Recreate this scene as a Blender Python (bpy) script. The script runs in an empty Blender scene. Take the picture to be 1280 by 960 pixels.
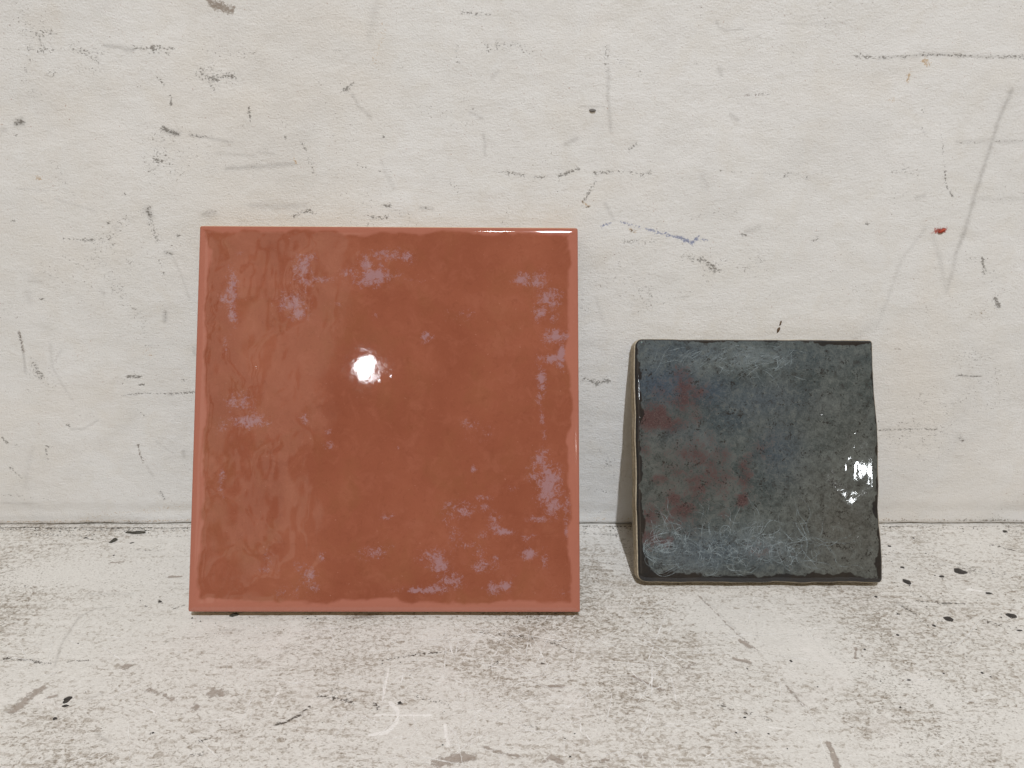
import bpy, math, random
import numpy as np

# ------------------------------------------------------------------ camera
scene = bpy.context.scene
F_PX, PITCH, CAM_H, CAM_D = 956.3, 0.35484, 0.18659, 0.31300      # focal length in 1280-wide pixels, pitch, height, distance to wall
cam_data = bpy.data.cameras.new('camera')
cam_data.sensor_width = 36.0
cam_data.lens = 36.0 * F_PX / 1280.0
cam_data.clip_start = 0.01
cam_data.clip_end = 50
cam = bpy.data.objects.new('camera', cam_data)
scene.collection.objects.link(cam)
cam.location = (0, -CAM_D, CAM_H)
cam.rotation_euler = (math.pi / 2 - PITCH, 0, 0)
scene.camera = cam
# ------------------------------------------------------------------ ambient, lamps, exposure
world = bpy.data.worlds.new('World')
scene.world = world
world.use_nodes = True
bg = world.node_tree.nodes['Background']
bg.inputs[0].default_value = (0.20, 0.122, 0.030, 1)              # dim warm room
bg.inputs[1].default_value = 0.95
scene.view_settings.view_transform = 'Standard'
scene.view_settings.look = 'None'
scene.view_settings.exposure = 0
scene.view_settings.gamma = 1


def ball_lamp(name, loc, power, radius, col):
    l = bpy.data.lights.new(name, 'POINT')
    l.energy = power
    l.shadow_soft_size = radius
    l.color = col
    o = bpy.data.objects.new(name, l)
    scene.collection.objects.link(o)
    o.location = loc
    return o


MAIN = (0.13, -1.20, 1.80)
ball_lamp('ceiling_or_glint_lamp', MAIN, 141, 0.022, (0.945, 0.99, 1.06))
ball_lamp('ceiling_or_glint_lamp', (-0.045, -1.22, 1.81), 7.0, 0.036, (0.96, 0.98, 1.0))  # added small lamp for the glint on the large tile's top bevel
ball_lamp('ceiling_or_glint_lamp', (-0.0560 - .2235 * 2.6, -.04 - 2.6, .085 + .5796 * 2.6), 7.5, 0.044, (0.9, 0.95, 1.0))
ball_lamp('ceiling_or_glint_lamp', (0.1400 + .487 * 2.6, -.03 - 2.6, .045 + .448 * 2.6), 4.0, 0.030, (0.93, 0.97, 1.0))
for wxp, ww, wp in ((-0.72, .15, .48), (-0.98, .17, .58), (-1.34, .26, .8)):  # added unseen strip lights, mirrored as pale bands in the large tile's left
    al = bpy.data.lights.new('reflection_strip', 'AREA')
    al.shape = 'RECTANGLE'
    al.size, al.size_y = ww, 1.5
    al.energy = wp
    al.color = (1.0, 0.84, 0.68)
    alo = bpy.data.objects.new('reflection_strip', al)
    scene.collection.objects.link(alo)
    alo.location = (wxp, -2.0, 1.25)
    alo.rotation_euler = (math.radians(62), 0, math.radians(-24))


# ------------------------------------------------------------------ helpers
def ray(px, py):
    px = np.asarray(px, float); py = np.asarray(py, float)
    r = (px - 640) / F_PX
    u = (480 - py) / F_PX
    return r, math.cos(PITCH) + u * math.sin(PITCH), -math.sin(PITCH) + u * math.cos(PITCH)


def on_floor(px, py):
    r, y, z = ray(px, py)
    k = -CAM_H / z
    return r * k, -CAM_D + y * k


def on_wall(px, py):
    r, y, z = ray(px, py)
    k = CAM_D / y
    return r * k, CAM_H + z * k


class Lattice:
    """smooth value noise for numpy, cubic blended"""
    def __init__(self, seed, n=64):
        self.n = n
        self.g = np.random.RandomState(seed).rand(n, n) * 2 - 1

    def __call__(self, x, y):
        n = self.n
        xi = np.floor(x).astype(int); yi = np.floor(y).astype(int)
        fx = x - xi; fy = y - yi
        fx = fx * fx * fx * (fx * (fx * 6 - 15) + 10)
        fy = fy * fy * fy * (fy * (fy * 6 - 15) + 10)
        a = self.g[xi % n, yi % n]; b = self.g[(xi + 1) % n, yi % n]
        c = self.g[xi % n, (yi + 1) % n]; d = self.g[(xi + 1) % n, (yi + 1) % n]
        return (a * (1 - fx) + b * fx) * (1 - fy) + (c * (1 - fx) + d * fx) * fy


def fbm(seed, x, y, oct=4, gain=.5):
    s = 0; a = 1
    for i in range(oct):
        s = s + a * Lattice(seed + i * 7)(x * 2 ** i + 3.7 * i, y * 2 ** i + 9.1 * i)
        a *= gain
    return s


def smooth(a, b, x):
    t = np.clip((x - a) / (b - a), 0, 1)
    return t * t * (3 - 2 * t)


def link(o, parent=None):
    scene.collection.objects.link(o)
    if parent is not None:
        o.parent = parent
    return o


def mesh_from(name, verts, quads, mat, parent=None, smooth_shade=True, tris=None):
    """fast numpy mesh of quads (and optional tris)"""
    me = bpy.data.meshes.new(name)
    verts = np.asarray(verts, np.float32)
    quads = np.asarray(quads, np.int32).reshape(-1, 4)
    nq = len(quads)
    loops = quads.ravel()
    starts = np.arange(nq) * 4
    tot = np.full(nq, 4)
    if tris is not None and len(tris):
        tris = np.asarray(tris, np.int32).reshape(-1, 3)
        starts = np.concatenate([starts, nq * 4 + np.arange(len(tris)) * 3])
        tot = np.concatenate([tot, np.full(len(tris), 3)])
        loops = np.concatenate([loops, tris.ravel()])
    me.vertices.add(len(verts)); me.vertices.foreach_set('co', verts.ravel())
    me.loops.add(len(loops)); me.loops.foreach_set('vertex_index', loops.astype(np.int32))
    me.polygons.add(len(starts)); me.polygons.foreach_set('loop_start', starts.astype(np.int32))
    me.update(calc_edges=True)
    me.validate()
    if smooth_shade:
        me.polygons.foreach_set('use_smooth', np.ones(len(me.polygons), bool))
    me.materials.append(mat)
    return link(bpy.data.objects.new(name, me), parent)


def color_attr(o, name, rgb):
    a = o.data.color_attributes.new(name, 'FLOAT_COLOR', 'POINT')
    c = np.ones((len(rgb), 4), np.float32)
    c[:, :3] = rgb
    a.data.foreach_set('color', c.ravel())


def grid_quads(nx, ny, flip=False):
    i = np.arange(nx * ny).reshape(ny, nx)
    q = np.stack([i[:-1, :-1], i[:-1, 1:], i[1:, 1:], i[1:, :-1]], -1).reshape(-1, 4)
    return q[:, ::-1] if flip else q


# ------------------------------------------------------------------ shader helpers
class NT:
    def __init__(self, name):
        self.m = bpy.data.materials.new(name)
        self.m.use_nodes = True
        self.t = self.m.node_tree
        self.b = self.t.nodes['Principled BSDF']
        self.out = self.t.nodes['Material Output']
        self.tc = self.t.nodes.new('ShaderNodeTexCoord')
        self.co = self.tc.outputs['Object']

    def n(self, kind, **kw):
        nd = self.t.nodes.new(kind)
        for k, v in kw.items():
            setattr(nd, k, v)
        return nd

    def l(self, a, b):
        self.t.links.new(a, b)

    def put(self, sock, v):
        if isinstance(v, (int, float)):
            sock.default_value = v
        elif isinstance(v, (tuple, list)):
            sock.default_value = v if len(v) == len(sock.default_value) else tuple(v) + (1,)
        else:
            self.l(v, sock)

    def math(self, op, a, b=0.0, c=0.0, clamp=False):
        nd = self.n('ShaderNodeMath', operation=op, use_clamp=clamp)
        self.put(nd.inputs[0], a); self.put(nd.inputs[1], b); self.put(nd.inputs[2], c)
        return nd.outputs[0]

    def mapr(self, v, a, b, c=0.0, d=1.0, smoothstep=False):
        nd = self.n('ShaderNodeMapRange')
        nd.interpolation_type = 'SMOOTHSTEP' if smoothstep else 'LINEAR'
        self.put(nd.inputs[0], v)
        for i, x in enumerate((a, b, c, d)):
            self.put(nd.inputs[i + 1], x)
        return nd.outputs[0]

    def scaled(self, s):
        nd = self.n('ShaderNodeMapping')
        self.l(self.co, nd.inputs[0])
        nd.inputs['Scale'].default_value = s
        return nd.outputs[0]

    def noise(self, scale, detail=4, rough=.55, vec=None, dist=0.0, color=False):
        nd = self.n('ShaderNodeTexNoise')
        self.l(vec if vec is not None else self.co, nd.inputs['Vector'])
        nd.inputs['Scale'].default_value = scale
        nd.inputs['Detail'].default_value = detail
        nd.inputs['Roughness'].default_value = rough
        nd.inputs['Distortion'].default_value = dist
        return nd.outputs[1 if color else 0]

    def mix(self, f, a, b):
        nd = self.n('ShaderNodeMix', data_type='RGBA')
        self.put(nd.inputs[0], f); self.put(nd.inputs[6], a); self.put(nd.inputs[7], b)
        return nd.outputs[2]

    def attr(self, name):
        nd = self.n('ShaderNodeAttribute', attribute_name=name)
        sp = self.n('ShaderNodeSeparateColor')
        self.l(nd.outputs['Color'], sp.inputs[0])
        return sp.outputs

    def bump(self, h, strength, dist, prev=None):
        nd = self.n('ShaderNodeBump')
        nd.inputs['Strength'].default_value = strength
        nd.inputs['Distance'].default_value = dist
        self.put(nd.inputs['Height'], h)
        if prev is not None:
            self.l(prev, nd.inputs['Normal'])
        return nd.outputs[0]

    def done(self, color, rough, normal=None, spec=.5):
        self.put(self.b.inputs['Base Color'], color)
        self.put(self.b.inputs['Roughness'], rough)
        self.b.inputs['Specular IOR Level'].default_value = spec
        if normal is not None:
            self.l(normal, self.b.inputs['Normal'])
        return self.m


def simple(name, col, rough=.6, var=.25, scale=900, bump=.3, spec=.4):
    s = NT(name)
    n = s.noise(scale, 5, .6)
    dark = tuple(c * (1 - var) for c in col)
    lite = tuple(min(1, c * (1 + var)) for c in col)
    c = s.mix(s.mapr(n, .35, .65), dark, lite)
    return s.done(c, rough, s.bump(n, bump, .0004), spec)


# ---- painted wall material: marks sit on the wall as pigment, their broken edge comes from the plaster's grain
def wall_material():
    s = NT('painted_plaster')
    big = s.noise(14, 4, .6)
    mid = s.noise(70, 5, .6, dist=.6)
    streak = s.noise(1, 5, .6, vec=s.scaled((260, 260, 900)))
    grain = s.noise(1500, 5, .65)
    fine = s.noise(1, 4, .7, vec=s.scaled((1150, 1150, 1500)))
    base = s.mix(s.mapr(big, .35, .65), (.715, .715, .70), (.745, .745, .735))
    base = s.mix(s.mapr(mid, .48, .70, 0, .34), base, (.65, .62, .56))
    base = s.mix(s.mapr(streak, .52, .75, 0, .20), base, (.60, .57, .51))
    base = s.mix(s.mapr(s.noise(9, 4, .6, dist=.8), .5, .68, 0, .55), base, (.70, .665, .61))
    base = s.mix(s.mapr(grain, .54, .70, 0, .34), base, (.52, .49, .44))
    base = s.mix(s.mapr(s.noise(17, 5, .65, dist=1.2), .50, .70, 0, .30), base, (.60, .595, .58))
    a = s.attr('marks')
    b = s.attr('stains')
    # scattered small specks that follow a low-frequency field
    field = s.mapr(s.noise(24, 4, .65, dist=1.0), .47, .70)
    dens = s.math('ADD', a[0], s.math('MULTIPLY', field, .40))
    thr = s.mapr(dens, 0, 1, .70, .385)
    speck = s.math('MULTIPLY', s.math('SUBTRACT', fine, thr), 12, clamp=True)
    speck = s.math('MULTIPLY', speck, s.mapr(dens, .03, .2))
    smudge = s.math('MULTIPLY', a[1], s.mapr(s.noise(1, 5, .7, vec=s.scaled((300, 300, 1000))), .28, .62, .35, 1.0))
    taupe = s.math('MULTIPLY', s.math('SUBTRACT', s.math('ADD', a[2], s.math('MULTIPLY', fine, 1.6)), 1.36), 3.5, clamp=True)

    def brk(v):
        return s.math('MULTIPLY', s.math('SUBTRACT', s.math('ADD', v, s.math('MULTIPLY', fine, 2.4)), 1.58), 4, clamp=True)
    c = s.mix(s.math('MULTIPLY', smudge, .80), base, (.38, .37, .355))
    c = s.mix(s.math('MULTIPLY', taupe, .85), c, (.24, .195, .155))
    c = s.mix(s.math('MULTIPLY', brk(b[0]), .75), c, (.13, .17, .33))
    c = s.mix(s.math('MULTIPLY', brk(b[1]), .9), c, (.36, .055, .03))
    c = s.mix(s.math('MULTIPLY', brk(b[2]), .7), c, (.46, .29, .12))
    c = s.mix(s.math('MULTIPLY', speck, .74), c, (.12, .108, .09))
    rip = s.noise(1, 4, .55, vec=s.scaled((330, 330, 760)), dist=.5)
    lump = s.noise(110, 3, .5)
    n = s.bump(rip, .32, .00050)
    n = s.bump(lump, .12, .0009, n)
    n = s.bump(grain, .8, .00036, n)
    n = s.bump(s.math('MULTIPLY', speck, -1), .5, .0002, n)
    return s.done(c, s.mapr(big, .3, .7, .5, .68), n, .35)


def ledge_material():
    s = NT('worn_painted_ledge')
    big = s.noise(11, 4, .6, dist=.5)
    n1 = s.noise(1, 7, .68, vec=s.scaled((520, 760, 760)), dist=.8)
    n2 = s.noise(1, 6, .65, vec=s.scaled((1150, 1700, 1700)), dist=.5)
    streak = s.noise(1, 6, .6, vec=s.scaled((60, 520, 520)))
    fine = s.noise(1, 4, .7, vec=s.scaled((900, 1300, 1300)))
    wearlvl = s.mapr(big, .36, .66, -.06, .085)
    a = s.attr('marks')
    b = s.attr('stains')
    base = s.mix(s.mapr(n2, .35, .68), (.71, .69, .65), (.58, .555, .51))
    w = s.math('ADD', s.math('ADD', n1, wearlvl), s.math('MULTIPLY', s.math('SUBTRACT', streak, .5), .35))
    w = s.math('ADD', w, s.math('MULTIPLY', b[2], .055))  # k strokes: wear, plus the phone's shadow painted at bottom centre
    w = s.math('SUBTRACT', w, s.math('MULTIPLY', b[1], .16))
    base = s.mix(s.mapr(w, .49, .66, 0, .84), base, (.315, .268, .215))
    base = s.mix(s.mapr(s.math('ADD', n2, s.math('ADD', wearlvl, s.math('MULTIPLY', s.math('SUBTRACT', n1, .5), .5))), .58, .68, 0, .75), base, (.175, .145, .11))
    base = s.mix(s.mapr(s.noise(38, 5, .6, dist=1.2), .57, .66, 0, .45), base, (.72, .69, .65))
    field = s.mapr(s.noise(30, 3, .6, dist=1.0), .50, .68)
    dens = s.math('ADD', a[0], s.math('MULTIPLY', field, .20))
    thr = s.mapr(dens, 0, 1, .70, .36)
    speck = s.math('MULTIPLY', s.math('SUBTRACT', fine, thr), 14, clamp=True)
    speck = s.math('MULTIPLY', speck, s.mapr(dens, .03, .2))
    smudge = s.math('MULTIPLY', a[1], s.mapr(n1, .3, .6, .4, 1.0))
    taupe = s.math('MULTIPLY', s.math('SUBTRACT', s.math('ADD', a[2], s.math('MULTIPLY', s.noise(600, 5, .7), 1.4)), 1.16), 6, clamp=True)
    white = s.math('MULTIPLY', s.math('SUBTRACT', s.math('ADD', b[0], s.math('MULTIPLY', fine, 1.0)), .92), 5, clamp=True)
    c = s.mix(s.math('MULTIPLY', smudge, .7), base, (.27, .25, .225))
    c = s.mix(s.math('MULTIPLY', taupe, .82), c, s.mix(s.mapr(n2, .3, .7), (.33, .275, .23), (.26, .215, .18)))
    c = s.mix(s.math('MULTIPLY', white, .8), c, (.80, .78, .75))
    c = s.mix(s.math('MULTIPLY', speck, .9), c, (.055, .043, .03))
    n = s.bump(n1, .5, .0005)
    n = s.bump(n2, .5, .00035, n)
    n = s.bump(s.math('MULTIPLY', taupe, -1), .5, .0003, n)
    n = s.bump(s.math('MULTIPLY', speck, -1), .5, .0002, n)
    return s.done(c, .58, n, .35)


# ------------------------------------------------------------------ marks measured on the wall: x, y pixels; chains of points
# channel: d broken dark specks, g soft grey smudge or painted wrinkle shade, t taupe patch, u blue, r red, o ochre
WALL = [
 ('t',5,.9,(262,3),(288,13)),('t',3,.5,(223,12),(226,13)),('d',4,.42,(50,62),(90,62),(125,66)),('g',2.2,.75,(130,57),(148,59),(165,63)),
 ('d',3,.62,(165,60),(218,61)),('d',6,.6,(95,60),(118,74)),('d',3,.55,(185,65),(210,67)),('d',4,.35,(48,44),(70,42)),
 ('d',6,.35,(60,91),(120,86)),('d',8,.48,(250,92),(272,96)),('d',5,.62,(262,98),(280,94),(294,97)),('d',4,.5,(262,108),(266,112)),
 ('d',6,.32,(255,63),(320,68)),('d',1.6,.8,(196,97),(204,106)),('d',1.6,.8,(212,120),(213,131)),('d',4,.85,(20,155),(26,153)),
 ('g',3.5,.9,(20,155),(25,153)),('d',2.5,.6,(18,165),(19,170)),('g',3.5,.6,(2,163),(5,163)),('g',3,1,(203,160),(210,165),(221,167)),
 ('d',2.5,.75,(203,161),(221,168)),('g',1.4,.6,(237,169),(262,173),(290,178)),('d',1.5,.5,(237,169),(260,172)),('d',1.4,.9,(311,134),(312,146),(312,156)),
 ('g',1.2,.4,(268,192),(320,195)),('g',2.4,.75,(283,211),(325,208),(366,205)),('g',1.2,.4,(322,190),(342,192)),('o',2.5,.6,(367,199),(369,203)),
 ('t',2,.5,(367,199),(369,204)),('d',3,.5,(378,178),(384,195),(392,215)),('o',2.4,.5,(43,222),(50,223)),('d',6,.35,(63,202),(90,240)),
 ('g',1,.4,(20,236),(60,238)),('g',1,.5,(70,250),(100,258),(120,265)),('g',4,.8,(184,262),(187,270)),('d',3,.7,(184,262),(186,270)),
 ('d',4,.55,(186,275),(191,288),(195,300)),('g',4,.65,(254,268),(267,268)),('d',3,.45,(254,266),(268,266)),('g',4,.48,(313,257),(345,259),(380,257)),
 ('d',2.4,.75,(366,271),(375,267),(386,263)),('d',1.5,.6,(385,266),(400,268)),('d',1.8,.55,(80,299),(115,300)),('g',3,.7,(206,316),(214,317)),
 ('d',2,.6,(206,316),(214,318)),('d',1.5,.85,(220,295),(223,295)),('d',1.6,.6,(192,200),(201,202)),('d',1.4,.7,(155,242),(156,244)),
 ('d',1.6,.8,(133,279),(135,279)),('d',1.6,.8,(15,276),(18,276)),('d',2,.5,(140,305),(142,316)),('d',1.3,.6,(355,171),(357,172)),
 ('d',1.6,.6,(417,63),(424,63)),('g',4,.32,(470,5),(466,25),(461,45)),('o',5,.26,(480,35),(474,55),(467,80)),('t',3,.34,(530,13),(570,14),(612,18)),
 ('d',2,.5,(575,15),(612,18)),('t',2.6,.45,(620,1),(650,2),(680,3)),('d',6,.50,(612,60),(640,55),(662,65)),('d',2.2,.55,(571,58),(572,78)),
 ('g',2,.5,(615,96),(622,90)),('d',2.4,.7,(431,112),(440,105)),('g',1.6,.6,(440,118),(448,133),(462,146)),('d',3,.42,(758,60),(758,88)),
 ('d',4,.35,(770,72),(805,94)),('g',1.8,.55,(761,85),(760,120),(764,165)),('g',1,.5,(724,133),(755,133)),('g',2.4,.65,(706,181),(721,173)),
 ('d',2.2,.8,(787,188),(795,180)),('g',1.5,.5,(588,141),(602,148)),('g',1.5,.6,(604,168),(606,180),(606,194)),('d',2.2,.55,(618,214),(655,219)),
 ('d',1.4,.7,(636,216),(640,217)),('d',1.8,.5,(668,222),(682,222)),('d',2.2,.72,(700,219),(725,211)),('d',3,.5,(740,217),(780,215),(815,218)),
 ('d',2.2,.7,(800,220),(813,214)),('d',2.5,.52,(727,256),(733,246),(744,228)),('o',2.5,.5,(728,252),(736,259)),('d',1.6,.9,(734,259),(737,259)),
 ('g',1.6,.55,(757,255),(768,275)),('u',1.8,.60,(752,284),(756,281),(764,279)),('u',1.6,.52,(776,278),(786,280),(800,284)),('u',2.2,.60,(808,286),(820,290),(834,292)),
 ('u',2.2,.70,(834,294),(846,296),(858,300)),('u',2.4,.75,(854,300),(866,304),(872,297)),('u',1.6,.5,(872,300),(884,300)),('d',1.6,.8,(788,288),(793,289)),
 ('o',2.2,.6,(788,287),(794,290)),('d',4,.45,(782,302),(820,303)),('d',1.8,.45,(445,206),(462,212)),('d',2,.5,(472,213),(490,213)),
 ('g',2.2,.3,(475,200),(492,236)),('d',1.6,.75,(480,258),(488,258)),('d',2,.85,(527,260),(532,260)),('g',2,.8,(526,260),(540,261)),
 ('d',2,.45,(465,272),(485,273)),('d',1.2,.8,(478,171),(480,172)),('t',5,.22,(566,222),(572,250)),('d',5,.40,(562,225),(574,248)),
 ('g',1.3,.55,(896,27),(899,34),(908,38),(928,36)),('g',1,.35,(930,50),(950,45)),('g',1,.35,(975,29),(1010,30),(1060,28)),
 ('d',2.2,.66,(1068,69),(1100,72),(1140,70),(1160,67)),('g',1.6,.5,(1100,72),(1140,70),(1180,68),(1240,71),(1280,71)),('d',2.6,.62,(1160,68),(1200,69),(1240,71),(1282,71)),
 ('o',3,.75,(1156,75),(1160,80)),('o',2.6,.62,(1138,92),(1136,101)),('o',3,.42,(1113,127),(1120,124)),('g',2.2,.6,(900,86),(902,93)),
 ('d',2,.3,(868,80),(884,80)),('d',2.2,.58,(930,119),(962,118)),('r',2,.28,(930,119),(950,119)),('g',1.4,.7,(914,143),(923,150)),
 ('d',1.8,.8,(1155,136),(1155,141)),('d',2.4,.6,(1154,161),(1158,168)),('d',1.1,.68,(1177,155),(1179,180),(1182,212),(1184,232),(1192,246)),
 ('g',3.0,.40,(1266,112),(1256,134)),('g',2.4,.80,(1266,113),(1250,150),(1238,190),(1222,238),(1207,290),(1196,318)),('g',2.2,.45,(1196,318),(1190,345),(1184,366)),
 ('g',2.4,.32,(1167,295),(1176,325),(1184,364)),('g',2.2,.30,(1158,286),(1128,325),(1108,380),(1096,410)),('d',1.8,.45,(1196,178),(1230,178)),
 ('g',2.5,.38,(1198,177),(1280,177)),('d',2,.5,(1240,178),(1280,176)),('g',3,.28,(1225,249),(1280,249)),('d',1.3,.7,(851,213),(853,213)),
 ('d',1.3,.65,(886,211),(912,215)),('d',1.1,.55,(912,215),(960,218),(1000,217)),('d',1.8,.8,(981,221),(985,218)),('d',1.6,.75,(1008,223),(1012,222)),
 ('g',3,.32,(878,220),(884,234)),('r',3,.92,(1172,289),(1182,287)),('r',1.2,.8,(1165,292),(1172,288)),('g',3,.3,(1172,290),(1182,288)),
 ('g',2.4,.65,(1147,247),(1156,245)),('d',2,.75,(928,294),(932,294)),('g',3.4,.42,(934,291),(948,284)),('d',3,.48,(1016,302),(1024,298)),
 ('d',1.4,.7,(1084,280),(1086,280)),('d',5,.34,(1118,214),(1150,218)),('d',5,.35,(860,272),(920,265)),('d',4,.48,(851,322),(880,326),(896,338)),
 ('t',4,.18,(851,316),(870,326)),('g',.9,.7,(850,372),(861,371)),('d',4.5,.66,(728,474),(745,479),(760,477)),('t',3,.25,(730,476),(756,478)),
 ('g',2,.3,(745,372),(755,405)),('t',2.5,.55,(1119,437),(1129,436)),('g',1,.85,(1197,469),(1212,471),(1228,471)),('d',1.2,.7,(1197,470),(1226,471)),
 ('g',3,.42,(1198,548),(1206,550)),('d',2.6,.55,(1200,544),(1204,553)),('d',2.2,.78,(1244,374),(1250,384)),('t',2,.35,(1245,374),(1252,384)),
 ('d',2.2,.55,(1229,323),(1232,342)),('t',2.4,.55,(1194,339),(1201,337)),('o',7,.20,(1224,395),(1240,388)),('d',1.2,.45,(1100,538),(1135,537),(1172,537)),
 ('g',6,.22,(1070,425),(1090,405)),('d',1.5,.4,(728,452),(775,451)),('d',7,.28,(730,520),(770,600)),('d',3,.5,(735,612),(770,617)),
 ('d',4,.36,(733,640),(770,646)),('t',2.5,.48,(50,353),(60,357)),('g',2,.5,(35,352),(52,354)),('d',2,.9,(49,374),(53,374)),('g',4,.3,(34,366),(36,378)),
 ('t',2.2,.75,(22,415),(25,425),(28,440)),('g',1.4,.8,(27,437),(29,450),(30,466)),('d',1.8,.75,(22,416),(27,440)),('d',4,.5,(38,450),(50,470)),
 ('t',2.4,.42,(21,460),(24,462)),('t',3,.50,(32,490),(36,492)),('g',1.6,.35,(62,430),(64,458),(78,482),(90,502)),('g',1.4,.35,(76,438),(68,450)),  # grey strokes draw the shade of plaster wrinkles as colour
 ('d',2.4,.85,(82,532),(85,533)),('g',1.6,.45,(88,536),(103,537),(122,526)),('d',1.8,.85,(2,547),(8,553)),('d',1.3,.7,(19,556),(22,557)),  # grey stroke: another wrinkle's shade, put in as colour
 ('d',2.8,.72,(56,558),(64,559)),('d',2.2,.55,(57,562),(59,576)),('d',2,.5,(12,584),(26,599)),('g',2.2,.85,(206,390),(205,403)),('d',1.8,.5,(206,391),(205,402)),
 ('g',2.4,.55,(125,363),(129,366)),('d',1,.55,(180,433),(205,432),(235,432)),('o',4,.22,(183,442),(189,445)),('d',1.7,.88,(160,471),(176,471)),
 ('d',1.6,.75,(172,482),(180,481)),('d',1.3,.72,(150,495),(180,492),(215,493),(243,491)),('g',2.2,.7,(211,493),(215,493)),('d',1.8,.7,(226,476),(231,476)),
 ('g',2.4,.6,(242,436),(243,444)),('d',1.5,.65,(172,513),(180,521)),('d',1.4,.65,(164,504),(171,505)),('t',1.8,.75,(172,557),(174,568),(179,580)),
 ('d',1.4,.7,(172,557),(178,578)),('g',1.8,.5,(183,584),(190,595)),('t',1.6,.38,(184,586),(196,605),(203,624)),('d',2.2,.5,(200,617),(205,625)),
 ('g',1,.4,(195,552),(205,560),(218,568)),('g',2.4,.65,(229,564),(229,571)),('g',1.3,.45,(215,322),(226,345),(236,375)),('d',1.6,.45,(198,325),(204,342)),
 ('o',4,.26,(70,655),(130,645),(232,634)),('g',1.2,.5,(0,629),(40,630)),('d',2,.35,(0,618),(60,625)),('g',8,.14,(120,560),(170,520)),
 ('g',3,.22,(40,560),(30,610)),('d',3,.3,(740,660),(775,655)),('o',3,.36,(0,653),(236,652)),('g',3,.25,(0,648),(236,650)),('o',2.5,.30,(728,650),(1280,652)),('d',2,.42,(0,655),(236,655)),('d',2,.34,(1105,652),(1280,652)),
]
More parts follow.
